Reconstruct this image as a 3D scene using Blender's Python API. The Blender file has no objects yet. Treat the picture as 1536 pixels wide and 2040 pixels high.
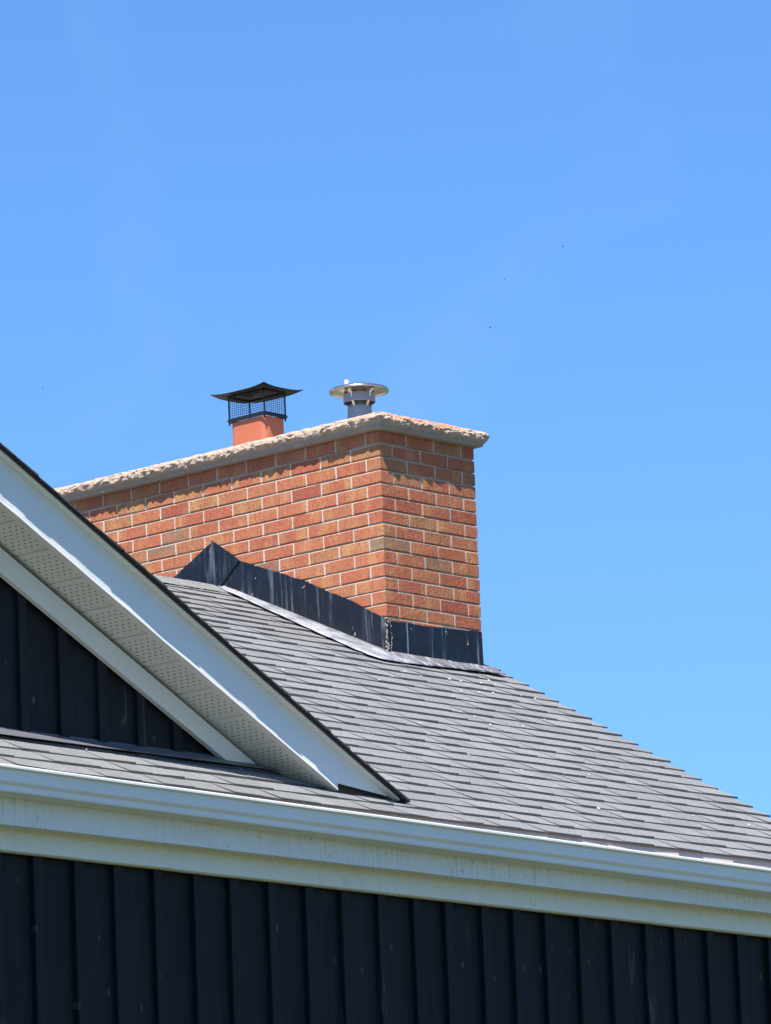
import bpy, bmesh, math, random
from mathutils import Vector, Matrix, noise
random.seed(7)
S = bpy.context.scene
COL = S.collection

# ------------------------------------------------------------------ camera
FWD = Vector((math.cos(math.radians(42.137)) * math.cos(math.radians(11.5547)),
              math.sin(math.radians(42.137)) * math.cos(math.radians(11.5547)),
              math.sin(math.radians(11.5547))))
r0 = Vector((math.sin(math.radians(42.137)), -math.cos(math.radians(42.137)), 0))
u0 = r0.cross(FWD)
ro = math.radians(-2.3815)
RT = math.cos(ro) * r0 + math.sin(ro) * u0
UP = -math.sin(ro) * r0 + math.cos(ro) * u0
cd = bpy.data.cameras.new("camera")
cam = bpy.data.objects.new("camera", cd); COL.objects.link(cam)
CAMP = Vector((-21.7955, -19.7409, -6.4237))
cam.matrix_world = Matrix(((RT.x, UP.x, -FWD.x, CAMP.x), (RT.y, UP.y, -FWD.y, CAMP.y), (RT.z, UP.z, -FWD.z, CAMP.z), (0, 0, 0, 1)))
cd.sensor_fit = 'VERTICAL'; cd.sensor_height = 24.0
cd.lens = 12226.9 / 2040 * 24.0
cd.clip_start = 0.1; cd.clip_end = 8000
S.camera = cam

# ------------------------------------------------------------------ sky, sun, exposure
SUN = Vector((-0.50, -0.262, 1.0)).normalized()      # direction towards the sun
ELEV = math.asin(SUN.z); AZ = math.atan2(SUN.x, SUN.y)
W = bpy.data.worlds.new("World"); S.world = W; W.use_nodes = True
wn = W.node_tree.nodes; wl = W.node_tree.links
for n in list(wn): wn.remove(n)
sky = wn.new('ShaderNodeTexSky'); sky.sky_type = 'NISHITA'; sky.sun_disc = False
sky.sun_elevation = ELEV; sky.sun_rotation = AZ
sky.altitude = 0; sky.air_density = 1.0; sky.dust_density = 0.3; sky.ozone_density = 2.5
bg = wn.new('ShaderNodeBackground'); bg.inputs[1].default_value = 0.079
wo = wn.new('ShaderNodeOutputWorld')
tint = wn.new('ShaderNodeMix'); tint.data_type = 'RGBA'; tint.blend_type = 'MULTIPLY'; tint.inputs[0].default_value = 1.0
tint.inputs[7].default_value = (.57, .90, 1.30, 1)      # the deep clear blue of this day
tc = wn.new('ShaderNodeTexCoord'); mpw = wn.new('ShaderNodeMapping'); mpw.inputs['Scale'].default_value = (1, 1, .6); mpw.inputs['Rotation'].default_value = (.5, .3, 0)
nz = wn.new('ShaderNodeTexNoise'); nz.inputs['Scale'].default_value = 24; nz.inputs['Detail'].default_value = 6; nz.inputs['Distortion'].default_value = .8
rw = wn.new('ShaderNodeValToRGB'); rw.color_ramp.elements[0].position = .56; rw.color_ramp.elements[0].color = (0, 0, 0, 1); rw.color_ramp.elements[1].position = .85; rw.color_ramp.elements[1].color = (.05, .05, .05, 1)
wmx = wn.new('ShaderNodeMix'); wmx.data_type = 'RGBA'; wmx.inputs[7].default_value = (6.5, 7.5, 8.6, 1)
wl.new(tc.outputs['Generated'], mpw.inputs[0]); wl.new(mpw.outputs[0], nz.inputs[0]); wl.new(nz.outputs[0], rw.inputs[0]); wl.new(rw.outputs[0], wmx.inputs[0])
wl.new(sky.outputs[0], tint.inputs[6]); wl.new(tint.outputs[2], wmx.inputs[6]); wl.new(wmx.outputs[2], bg.inputs[0]); wl.new(bg.outputs[0], wo.inputs[0])
sd = bpy.data.lights.new("sun", 'SUN'); sd.energy = 5.0; sd.angle = math.radians(0.53); sd.color = (1.0, 0.95, 0.88)
sun = bpy.data.objects.new("sun", sd); COL.objects.link(sun)
sun.rotation_euler = (-SUN).to_track_quat('-Z', 'Y').to_euler()
S.view_settings.view_transform = 'Standard'; S.view_settings.look = 'None'
S.view_settings.exposure = 0.9; S.view_settings.gamma = 1.0; S.view_settings.use_curve_mapping = False
S.render.engine = 'CYCLES'
S.cycles.max_bounces = 8; S.cycles.diffuse_bounces = 4

# ------------------------------------------------------------------ materials
class NT:
    def __init__(s, name):
        s.m = bpy.data.materials.new(name); s.m.use_nodes = True
        s.t = s.m.node_tree; s.b = s.t.nodes['Principled BSDF']; s.out = s.t.nodes['Material Output']
        s.pos = None
    def n(s, typ, **kw):
        nd = s.t.nodes.new(typ)
        for k, v in kw.items():
            if k.startswith('i_'): nd.inputs[int(k[2:])].default_value = v
            else: setattr(nd, k, v)
        return nd
    def l(s, a, b): s.t.links.new(a, b)
    def put(s, sock, v):
        if hasattr(v, 'links') or isinstance(v, bpy.types.NodeSocket): s.l(v, sock)
        else: sock.default_value = v
    def P(s):
        if s.pos is None: s.pos = s.n('ShaderNodeNewGeometry').outputs['Position']
        return s.pos
    def coord(s, scale=(1, 1, 1), rand=0.0, src=None):
        mp = s.n('ShaderNodeMapping'); s.l(src or s.P(), mp.inputs[0]); mp.inputs['Scale'].default_value = scale
        if rand:
            oi = s.n('ShaderNodeObjectInfo'); mu = s.math('MULTIPLY', s.rnd(), rand)
            cx = s.n('ShaderNodeCombineXYZ'); s.l(mu, cx.inputs[0]); s.l(mu, cx.inputs[1]); s.l(cx.outputs[0], mp.inputs['Location'])
        return mp.outputs[0]
    def rnd(s):
        if not hasattr(s, '_r'):
            oi = s.n('ShaderNodeObjectInfo'); g = s.n('ShaderNodeNewGeometry')
            a = s.math('ADD', oi.outputs['Random'], g.outputs['Random Per Island']); s._r = s.math('FRACT', a, 0.0)
        return s._r
    def math(s, op, a, b=0.0, c=None, clamp=False):
        m = s.n('ShaderNodeMath', operation=op, use_clamp=clamp)
        s.put(m.inputs[0], a); s.put(m.inputs[1], b)
        if c is not None: s.put(m.inputs[2], c)
        return m.outputs[0]
    def noise(s, scale, co=None, detail=4, rough=.55, dist=0.0):
        n = s.n('ShaderNodeTexNoise'); s.l(co or s.P(), n.inputs['Vector'])
        n.inputs['Scale'].default_value = scale; n.inputs['Detail'].default_value = detail
        n.inputs['Roughness'].default_value = rough; n.inputs['Distortion'].default_value = dist
        return n.outputs['Fac']
    def voro(s, scale, co=None, feat='F1'):
        n = s.n('ShaderNodeTexVoronoi', feature=feat); s.l(co or s.P(), n.inputs['Vector']); n.inputs['Scale'].default_value = scale
        return n
    def ramp(s, fac, stops, interp='LINEAR'):
        r = s.n('ShaderNodeValToRGB'); s.put(r.inputs[0], fac); e = r.color_ramp.elements; r.color_ramp.interpolation = interp
        while len(e) < len(stops): e.new(.5)
        for i, (p, c) in enumerate(stops):
            e[i].position = p; e[i].color = (c, c, c, 1) if isinstance(c, (int, float)) else (*c, 1)
        return r.outputs[0]
    def mix(s, f, a, b, mode='MIX'):
        m = s.n('ShaderNodeMix', data_type='RGBA', blend_type=mode)
        s.put(m.inputs[0], f)
        for sock, v in ((m.inputs[6], a), (m.inputs[7], b)):
            if isinstance(v, tuple): sock.default_value = (*v, 1) if len(v) == 3 else v
            else: s.put(sock, v)
        return m.outputs[2]
    def sep(s, src=None):
        x = s.n('ShaderNodeSeparateXYZ'); s.l(src or s.P(), x.inputs[0]); return x.outputs
    def bump(s, h, strength, dist):
        b = s.n('ShaderNodeBump'); b.inputs['Strength'].default_value = strength; b.inputs['Distance'].default_value = dist
        s.put(b.inputs['Height'], h)
        if s.b.inputs['Normal'].links: s.l(s.b.inputs['Normal'].links[0].from_socket, b.inputs['Normal'])
        s.l(b.outputs[0], s.b.inputs['Normal'])
    def col(s, v): s.put(s.b.inputs['Base Color'], (*v, 1) if isinstance(v, tuple) else v)
    def rough(s, v): s.put(s.b.inputs['Roughness'], v)
    def set(s, k, v): s.b.inputs[k].default_value = v

def m_brick():
    t = NT('brick')
    r = t.rnd()
    base = t.ramp(r, [(0, (.41, .135, .075)), (.2, (.43, .155, .082)), (.4, (.395, .120, .070)), (.55, (.415, .165, .085)), (.7, (.425, .145, .075)), (.84, (.39, .175, .085)), (.95, (.35, .100, .063))], 'CONSTANT')
    flash = t.noise(9, t.coord((1, 1, .35), 40), 2, .5)
    c = t.mix(t.ramp(flash, [(.50, 0.), (.68, .6)]), base, (.50, .28, .12))
    # vertical rug texture streaks
    st = t.noise(130, t.coord((1, 1, .14), 30), 3, .6)
    c = t.mix(t.ramp(st, [(.36, .6), (.5, 0.)]), c, (.27, .085, .05))
    sp = t.noise(260, t.coord((1, 1, 1), 20), 3, .7)
    c = t.mix(t.ramp(sp, [(.58, 0.), (.72, .55)]), c, (.72, .42, .28))
    c = t.mix(t.ramp(sp, [(.28, .6), (.42, 0.)]), c, (.16, .06, .045))
    # some bricks smoke grey
    r2 = t.math('FRACT', t.math('MULTIPLY', r, 17.31), 0.)
    c = t.mix(t.math('MULTIPLY', t.ramp(r2, [(.955, 0.), (.96, 1.)], 'CONSTANT'), t.ramp(t.noise(22), [(.38, 0.), (.6, .8)])), c, (.20, .17, .12))
    t.col(c); t.rough(.95); t.set('Specular IOR Level', .08)
    h = t.math('ADD', t.math('MULTIPLY', st, .7), t.noise(60, t.coord((1, 1, 1), 20), 5, .7))
    t.bump(h, .8, .006)
    return t.m

def m_mortar():
    t = NT('mortar')
    n = t.noise(90, None, 5, .7)
    c = t.mix(n, (.44, .365, .305), (.62, .535, .455))
    c = t.mix(t.ramp(t.noise(3), [(.5, 0.), (.8, .4)]), c, (.40, .30, .25))
    t.col(c); t.rough(.95); t.bump(t.noise(160, None, 4, .7), .7, .004)
    return t.m

def m_cap():
    t = NT('limestone')
    x, y, z = t.sep()
    n = t.noise(14, None, 6, .65)
    c = t.mix(n, (.36, .27, .20), (.56, .44, .34))
    c = t.mix(t.ramp(t.noise(70, None, 4, .7), [(.3, .7), (.48, 0.)]), c, (.30, .235, .18))
    c = t.mix(t.ramp(t.noise(120, None, 3, .6), [(.60, 0.), (.74, .5)]), c, (.66, .57, .47))
    # sawn underside band, greyed to paint in the shade under the bulge
    band = t.math('MULTIPLY', t.ramp(z, [(.0, 1.), (.020, 1.), (.026, 0.)]), .6)
    c = t.mix(band, c, (.33, .28, .225))
    # clay stain washed over the top edge of the short side
    m1 = t.ramp(t.math('ADD', z, t.math('MULTIPLY', t.math('SUBTRACT', t.noise(25, None, 4, .7), .5), .08)), [(.052, 0.), (.068, 1.)])
    m2 = t.math('MULTIPLY', t.ramp(x, [(.0, 0.), (.05, 1.), (.46, 1.), (.60, 0.)]), t.ramp(t.math('MULTIPLY', y, -1.), [(0., 0.), (.01, 1.)]))
    m3 = t.math('MULTIPLY', t.math('MULTIPLY', m1, m2), t.ramp(t.noise(18, None, 3), [(.3, .5), (.5, 1.)]))
    c = t.mix(m3, c, (.80, .25, .13))
    t.col(c); t.rough(.95); t.set('Specular IOR Level', .2)
    t.bump(t.noise(38, t.coord((1, 1, 1.5)), 6, .65), .8, .014)
    t.bump(t.noise(220, None, 3, .7), .6, .004)
    return t.m

def m_flash():
    t = NT('flashing_paint')
    n = t.noise(6, None, 5, .6)
    c = t.mix(n, (.0045, .006, .010), (.009, .012, .020))
    st = t.noise(30, t.coord((1, 1, .04)), 5, .65, .45)
    big = t.noise(4.5, None, 3)
    k = t.math('MULTIPLY', t.ramp(st, [(.54, 0.), (.66, 1.)]), t.ramp(big, [(.40, .12), (.56, .9)]))
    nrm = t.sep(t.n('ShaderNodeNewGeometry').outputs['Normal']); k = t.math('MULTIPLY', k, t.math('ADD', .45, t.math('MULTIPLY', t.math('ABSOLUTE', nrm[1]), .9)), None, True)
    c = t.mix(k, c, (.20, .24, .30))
    sp = t.noise(21, None, 6, .7)
    k2 = t.math('MULTIPLY', t.ramp(sp, [(.69, 0.), (.715, 1.)]), t.ramp(t.noise(60, None, 3), [(.4, 0.), (.5, 1.)]))
    c = t.mix(k2, c, (.50, .47, .44))
    t.col(c); t.rough(t.ramp(n, [(.3, .30), (.7, .5)])); t.set('Specular IOR Level', .38)
    t.bump(t.noise(7, None, 3), .6, .03); t.bump(sp, .3, .004)
    return t.m

def m_crust():
    t = NT('old_sealant')
    n = t.noise(55, None, 6, .7)
    c = t.ramp(n, [(.38, (.03, .03, .035)), (.47, (.22, .2, .18)), (.56, (.46, .43, .39)), (.7, (.24, .22, .2))])
    t.col(c); t.rough(.8); t.bump(n, 1., .015)
    return t.m

def m_apron():
    t = NT('apron_metal')
    n = t.noise(9, None, 6, .65)
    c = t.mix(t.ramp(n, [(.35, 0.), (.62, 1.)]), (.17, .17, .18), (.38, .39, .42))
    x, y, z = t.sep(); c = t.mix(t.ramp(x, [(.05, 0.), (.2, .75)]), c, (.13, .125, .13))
    st = t.noise(30, t.coord((1, .2, .2)), 4, .6)
    c = t.mix(t.ramp(st, [(.5, 0.), (.66, .7)]), c, (.55, .56, .60))
    c = t.mix(t.ramp(t.noise(26, None, 5, .7), [(.62, 0.), (.68, .9)]), c, (.10, .09, .085))
    t.col(c); t.rough(.5); t.set('Metallic', .25); t.bump(n, .4, .02)
    return t.m

def m_shingle(name, k=1.0, kb=1.0):
    t = NT(name)
    r = t.rnd()
    n = t.noise(420, None, 2, .7)
    a = t.ramp(r, [(0, .88), (.5, 1.0), (1, 1.10)])
    c = t.mix(n, (.088 * k, .090 * k, .089 * k * kb), (.325 * k, .333 * k, .333 * k * kb))
    c = t.mix(1.0, c, a, 'MULTIPLY')
    c = t.mix(1.0, c, t.ramp(t.noise(75, None, 3, .75), [(.3, .72), (.7, 1.25)]), 'MULTIPLY')
    c = t.mix(t.ramp(t.noise(1.6, None, 5, .65), [(.42, 0.), (.72, .35)]), c, (.17 * k, .16 * k, .155 * k))
    c = t.mix(t.ramp(t.noise(900, None, 1, .5), [(.66, 0.), (.72, .6)]), c, (.55 * k, .53 * k, .52 * k))
    t.col(c); t.rough(.92); t.set('Specular IOR Level', .3)
    t.bump(n, .7, .004); t.bump(t.noise(14, None, 3), .3, .012)
    return t.m

def m_white(name='white_aluminium', base=(.74, .75, .72), dirt=0.0, rough=.38):
    t = NT(name)
    c = t.mix(t.ramp(t.noise(2.2, None, 4, .6), [(.35, 0.), (.7, .35)]), base, tuple(v * .86 for v in base))
    if dirt:
        x, y, z = t.sep()
        st = t.noise(60, t.coord((1, 1, .06)), 4, .65)
        area = t.ramp(t.noise(1.3, t.coord((1, 1, .2)), 3), [(.40, .25), (.60, 1.)])
        c = t.mix(t.math('MULTIPLY', t.math('MULTIPLY', t.ramp(st, [(.50, 0.), (.70, .6)]), area), dirt), c, (.36, .35, .28))
        sp = t.noise(48, t.coord((1, 1, .45)), 4, .75)
        c = t.mix(t.math('MULTIPLY', t.ramp(sp, [(.615, 0.), (.655, .8)]), t.math('MULTIPLY', area, dirt)), c, (.07, .068, .05))
    t.col(c); t.rough(rough); t.set('Specular IOR Level', .45)
    t.bump(t.noise(2.5, None, 2), .25, .03)
    return t.m

def m_soffit():
    """vented panel: staggered slots, laid out in each panel's own UV (u across the overhang, v along the panel run), metres"""
    t = NT('vented_soffit')
    uv = t.n('ShaderNodeUVMap').outputs[0]
    u, v, _ = t.sep(uv)
    rowp, colp = .0215, .034
    rv = t.math('DIVIDE', v, rowp); ri = t.math('FLOOR', rv); rf = t.math('SUBTRACT', rv, ri)
    off = t.math('MULTIPLY', t.math('MODULO', ri, 2.0), .5)
    cu = t.math('ADD', t.math('DIVIDE', u, colp), off); cf = t.math('FRACT', cu)
    a = t.math('LESS_THAN', t.math('ABSOLUTE', t.math('SUBTRACT', rf, .5)), .115)
    b = t.math('LESS_THAN', t.math('ABSOLUTE', t.math('SUBTRACT', cf, .5)), .17)
    e = t.math('MULTIPLY', t.math('GREATER_THAN', u, .012), t.math('LESS_THAN', u, .185))
    e2 = t.math('MULTIPLY', t.math('GREATER_THAN', v, .022), t.math('LESS_THAN', v, .182))
    k = t.math('MULTIPLY', t.math('MULTIPLY', a, b), t.math('MULTIPLY', e, e2))
    c = t.mix(t.math('MULTIPLY', k, .93), (.70, .70, .63), (.03, .03, .028))
    t.col(c); t.rough(.5)
    t.bump(t.math('SUBTRACT', 1., k), .6, .002)
    return t.m

def m_wood():
    t = NT('black_stained_wood')
    g = t.noise(40, t.coord((1, 1, .05), 25), 5, .6, .6)
    c = t.mix(t.ramp(g, [(.3, 0.), (.7, 1.)]), (.0044, .0056, .0078), (.0102, .0122, .0162))
    c = t.mix(1., c, t.ramp(t.rnd(), [(0, .85), (1, 1.15)]), 'MULTIPLY')
    px, py, pz = t.sep(); cv = t.n('ShaderNodeCombineXYZ'); t.l(px, cv.inputs[0]); t.l(t.math('MULTIPLY', pz, .55), cv.inputs[1]); t.l(t.math('MULTIPLY', t.rnd(), 3.), cv.inputs[2])
    vo = t.voro(6.0, cv.outputs[0]); vo.voronoi_dimensions = '2D'; sel0 = 1; d = t.math('ADD', vo.outputs['Distance'], t.math('MULTIPLY', t.math('SUBTRACT', t.noise(60), .5), .05))
    vr = t.sep(vo.outputs['Color'])
    sel = t.math('GREATER_THAN', vr[0], .35)
    kn = t.math('MULTIPLY', t.ramp(d, [(.035, 1.), (.062, 0.)]), sel)
    c = t.mix(t.math('MULTIPLY', kn, t.ramp(vr[1], [(.3, .25), (1, .9)])), c, (.075, .068, .06))
    cr = t.noise(3.2, t.coord((1, 1, .10), 17), 3, .5, .5)
    crk = t.ramp(t.math('ABSOLUTE', t.math('SUBTRACT', cr, .5)), [(.0, 1.), (.006, 0.)])
    c = t.mix(t.math('MULTIPLY', crk, t.ramp(t.noise(2.1), [(.54, 0.), (.62, .7)])), c, (.075, .07, .065))
    t.col(c); t.rough(.62); t.set('Specular IOR Level', .25)
    t.bump(g, .5, .004)
    return t.m

def m_simple(name, c, rough=.6, metal=0., bumpy=0.):
    t = NT(name); n = t.noise(12, None, 4)
    t.col(t.mix(n, tuple(v * .82 for v in c), tuple(min(v * 1.15, 1) for v in c))); t.rough(rough); t.set('Metallic', metal)
    if bumpy: t.bump(t.noise(40, None, 4), bumpy, .004)
    return t.m

def m_clay():
    t = NT('clay_tile'); n = t.noise(8, None, 5)
    c = t.mix(n, (.44, .120, .055), (.50, .150, .07))
    c = t.mix(t.ramp(t.noise(80, None, 2), [(.68, 0.), (.72, .5)]), c, (.8, .5, .35))
    t.col(c); t.rough(.55); t.bump(t.noise(30), .15, .004)
    return t.m

def m_grass():
    t = NT('lawn'); n = t.noise(.35, None, 6, .7); n2 = t.noise(30, None, 4, .7)
    c = t.mix(n, (.082, .088, .036), (.125, .125, .058)); c = t.mix(t.ramp(n2, [(.4, .4), (.6, 0.)]), c, (.05, .08, .02))
    t.col(c); t.rough(.9); t.bump(n2, 1., .05)
    return t.m

MB, MM, MC, MF, MX, MA = m_brick(), m_mortar(), m_cap(), m_flash(), m_crust(), m_apron()
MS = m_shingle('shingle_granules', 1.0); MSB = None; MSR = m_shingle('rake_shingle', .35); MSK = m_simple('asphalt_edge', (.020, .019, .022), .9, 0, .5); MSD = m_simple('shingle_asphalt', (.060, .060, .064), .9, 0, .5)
MW = m_white(); MWD = m_white('white_fascia_dirty', (.74, .75, .72), 1.0); MWP = m_white('white_trim', (.76, .76, .70), .25, .45)
MSO, MWO = m_soffit(), m_wood()
MK = m_simple('black_metal', (.018, .020, .026), .42, .3)
MST = m_simple('steel', (.56, .54, .51), .26, .95); MSG = m_simple('grey_metal', (.30, .31, .34), .5, .5)
MCL, MG = m_clay(), m_grass()
MIN = m_simple('deck', (.10, .08, .06), .9); MGI = m_simple('gutter_inside', (.60, .49, .42), .7)

# ------------------------------------------------------------------ helpers
def link(name, me, mat=None, parent=None, kind=None, label=None):
    o = bpy.data.objects.new(name, me); COL.objects.link(o)
    if mat is not None and len(me.materials) == 0: me.materials.append(mat)
    if parent is not None: o.parent = parent
    if kind: o['kind'] = kind
    if label: o['label'] = label
    return o
def mesh(name, vs, fs, smooth=False):
    me = bpy.data.meshes.new(name); me.from_pydata([tuple(v) for v in vs], [], fs); me.update()
    if smooth:
        for p in me.polygons: p.use_smooth = True
    return me
def empty(name, loc, label=None, cat=None, group=None, parent=None):
    o = bpy.data.objects.new(name, None); COL.objects.link(o); o.location = loc; o.empty_display_size = .1
    if label: o['label'] = label
    if cat: o['category'] = cat
    if group: o['group'] = group
    return o
class Geo:
    def __init__(s): s.v = []; s.f = []; s.uv = []
    def add(s, vs, fs):
        k = len(s.v); s.v += [tuple(v) for v in vs]; s.f += [tuple(i + k for i in f) for f in fs]
    def box(s, x0, x1, y0, y1, z0, z1):
        s.add([(x0, y0, z0), (x1, y0, z0), (x1, y1, z0), (x0, y1, z0), (x0, y0, z1), (x1, y0, z1), (x1, y1, z1), (x0, y1, z1)],
              [(0, 3, 2, 1), (4, 5, 6, 7), (0, 1, 5, 4), (1, 2, 6, 5), (2, 3, 7, 6), (3, 0, 4, 7)])
    def tab(s, p):   # a shingle: granule top, dark asphalt butt edge and sides
        s.hexa(p); s.mi = getattr(s, 'mi', []); s.mi += [1, 0, 1, 1, 1, 1]
    def hexa(s, p):  # 8 points, bottom 4 then top 4
        s.add(p, [(0, 3, 2, 1), (4, 5, 6, 7), (0, 1, 5, 4), (1, 2, 6, 5), (2, 3, 7, 6), (3, 0, 4, 7)])
    def tube(s, a, b, r, n=8, r2=None, cap=True):
        a = Vector(a); b = Vector(b); d = (b - a).normalized(); q = d.to_track_quat('Z', 'Y'); r2 = r if r2 is None else r2
        vs = []
        for k, (c, rr) in enumerate(((a, r), (b, r2))):
            for i in range(n):
                t = 2 * math.pi * i / n; vs.append(c + q @ Vector((math.cos(t) * rr, math.sin(t) * rr, 0)))
        fs = [(i, (i + 1) % n, n + (i + 1) % n, n + i) for i in range(n)]
        if cap: fs += [tuple(range(n))[::-1], tuple(range(n, 2 * n))]
        s.add(vs, fs)
    def poly(s, pts, off):  # prism from an outline and an offset vector
        n = len(pts); off = Vector(off); a = [Vector(p) for p in pts]; b = [p + off for p in a]
        s.add(a + b, [tuple(range(n))[::-1], tuple(range(n, 2 * n))] + [(i, (i + 1) % n, n + (i + 1) % n, n + i) for i in range(n)])
    def lathe(s, prof, c, n=40):
        k = len(prof); vs = []
        for i in range(n):
            t = 2 * math.pi * i / n
            for (r, z) in prof: vs.append((c[0] + r * math.cos(t), c[1] + r * math.sin(t), c[2] + z))
        fs = []
        for i in range(n):
            j = (i + 1) % n
            for q in range(k - 1): fs.append((i * k + q, j * k + q, j * k + q + 1, i * k + q + 1))
        s.add(vs, fs)
    def make(s, name, mat, parent=None, kind=None, smooth=False, label=None, recalc=True):
        me = mesh(name, s.v, s.f, smooth)
        if recalc:
            bm = bmesh.new(); bm.from_mesh(me); bmesh.ops.recalc_face_normals(bm, faces=bm.faces); bm.to_mesh(me); bm.free()
        if getattr(s, 'mi', None) and len(s.mi) == len(me.polygons):
            me.materials.append(mat); me.materials.append(MSD)
            for p, k in zip(me.polygons, s.mi): p.material_index = k
        return link(name, me, mat, parent, kind, label)
def bevel(o, w=.002, seg=1):
    bm = bmesh.new(); bm.from_mesh(o.data)
    es = [e for e in bm.edges if len(e.link_faces) == 2 and e.calc_face_angle(0) > .5]
    bmesh.ops.bevel(bm, geom=es, offset=w, segments=seg, affect='EDGES', profile=.6); bm.to_mesh(o.data); bm.free()

GZ = -8.02
Z0 = -1.13
def zr(Y):
    """main roof surface height"""
    def sm(y):
        if y < -.25: return .5 * y + 0.0
        if y > .25: return .458 * y
        return .479 * y + 0.0
    a, b = .5, .458
    if Y <= -.25: return Z0 + a * Y + .0026
    if Y >= .25: return Z0 + b * Y + .0026
    t = (Y + .25) / .5
    return Z0 + .0026 - a * .25 + (a * t + (b - a) * t * t / 2) * .5 + (a - b) * .0 - (0)
_c = zr(.2499) - (Z0 + .458 * .25 + .0026)
_zr = zr
def zr(Y):
    return _zr(Y) + (_c if Y >= .25 else 0)
YR = 1.14; ZR = zr(YR)
RX = [(-2.95, .08), (-1.92, .34), (-1.38, .49), (-.69, .70), (-.18, .835), (.1, .93), (.6, 1.0), (1.3, 1.04)]
def rake_x(Y):
    for (a, xa), (b, xb) in zip(RX, RX[1:]):
        if Y <= b: return xa + (xb - xa) * max(0, (Y - a)) / (b - a)
    return RX[-1][1]
XL = -8.9
AX = -7.3                       # gable apex
def zd(X): return -2.477 - .5295 * (X + 2.838)      # top of the cross gable roof, right slope
YD = -2.64; YG = -2.40; YF = -2.83; YW = -2.69

# ------------------------------------------------------------------ ground
g = Geo(); g.add([(-3000, -3000, GZ), (3000, -3000, GZ), (3000, 3000, GZ), (-3000, 3000, GZ)], [(0, 1, 2, 3)])
o = g.make('ground', MG, kind='structure')

# ------------------------------------------------------------------ house
house = empty('house', (-4, 0, GZ), 'black board and batten house with white trim and grey shingle roof', 'house')
def H(o):
    o.location -= house.location; return o
EMPT = bpy.data.meshes.new
# solid body behind the siding
g = Geo(); g.box(XL + .3, -.02, YW + .03, 4.9, GZ, -2.75)
body = g.make('house_body', MIN, house); H(body)
# lower wall
gw = Geo(); gw.box(XL + .3, -.0, YW + .004, YW + .026, GZ, -2.80)
wall = gw.make('lower_wall', MWO, house); H(wall)
bx = [-5.111, -4.885, -4.666, -4.441, -4.216, -4.004, -3.78, -3.561, -3.339, -3.124, -2.901, -2.703, -2.469, -2.27, -2.066, -1.849, -1.63, -1.406, -1.205, -.983, -.768, -.555, -.335, -.115]
while bx[0] > XL + .5: bx.insert(0, bx[0] - .2215)
def sub(o, parent): o.parent = parent; return o
for i, x in enumerate(bx):
    g = Geo(); w = .050 + random.uniform(-.002, .002); tw = random.uniform(-.004, .004)
    g.hexa([(x, YW - .024, GZ + .3), (x + w, YW - .024, GZ + .3), (x + w, YW - .0005, GZ + .3), (x, YW - .0005, GZ + .3),
            (x + tw, YW - .024, -2.80), (x + w + tw, YW - .024, -2.80), (x + w + tw, YW - .0005, -2.80), (x + tw, YW - .0005, -2.80)])
    o = g.make('batten', MWO, wall); bevel(o, .0025)
    if i < len(bx) - 1:
        g = Geo(); d = random.uniform(0, .003); g.box(x + .027, bx[i + 1] + .023, YW - .0002 - d * .1, YW + .0035, GZ + .3, -2.80)
        g.make('board', MWO, wall)

# gable wall above the eave
gbx = [-4.845, -4.623, -4.403, -4.182, -3.976, -3.748]
while gbx[0] > XL + .6: gbx.insert(0, gbx[0] - .222)
def gtop(x):   # where the siding meets the underside
    return min(zd(x), zd(2 * AX - x)) - .19
g = Geo(); xa = -3.35
g.poly([(2 * AX - xa, YG + .026, -2.42), (xa, YG + .026, -2.42), (xa, YG + .026, gtop(xa)), (AX, YG + .026, gtop(AX)), (2 * AX - xa, YG + .026, gtop(xa))], (0, .06, 0))
gable = g.make('gable_wall', MWO, house); H(gable)
for i, x in enumerate(gbx + [-3.53]):
    w = .048
    zb = -2.325
    if i < len(gbx) + 1 and gtop(x + w) > zb + .02 and x < -3.6:
        g = Geo(); g.hexa([(x, YG, zb), (x + w, YG, zb), (x + w, YG + .0195, zb), (x, YG + .0195, zb),
                           (x, YG, gtop(x)), (x + w, YG, gtop(x + w)), (x + w, YG + .0195, gtop(x + w)), (x, YG + .0195, gtop(x))])
        o = g.make('batten', MWO, gable); bevel(o, .0025)
    if i > 0:
        a = (gbx + [-3.53])[i - 1] + .024; b = x + .024
        g = Geo(); y = YG + .020
        g.hexa([(a + .003, y, zb), (b - .003, y, zb), (b - .003, y + .0055, zb), (a + .003, y + .0055, zb),
                (a + .003, y, gtop(a)), (b - .003, y, gtop(b)), (b - .003, y + .0055, gtop(b)), (a + .003, y + .0055, gtop(a))])
        g.make('board', MWO, gable)
# dark base flashing where the gable wall meets the lower roof
g = Geo()
n = 40; x0, x1 = XL + .3, -3.3
vs = []; 
for i in range(n + 1):
    x = x0 + (x1 - x0) * i / n; wob = noise.noise(Vector((x * 3, 1, 2))) * .004
    vs += [(x, YG + .018, -2.300), (x, YG + .006, -2.318), (x, YG + .004, zr(YG) + .020 + wob), (x, YG - .075 + wob * 2, zr(YG - .075) + .016 + wob)]
g.add(vs, [(4 * i + k, 4 * i + 4 + k, 4 * i + 5 + k, 4 * i + 1 + k) for i in range(n) for k in range(3)])
o = g.make('base_flashing', m_simple('dark_flashing', (.16, .165, .18), .5, .3), house, recalc=False); H(o)
md = o.modifiers.new('s', 'SOLIDIFY'); md.thickness = .002

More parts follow.
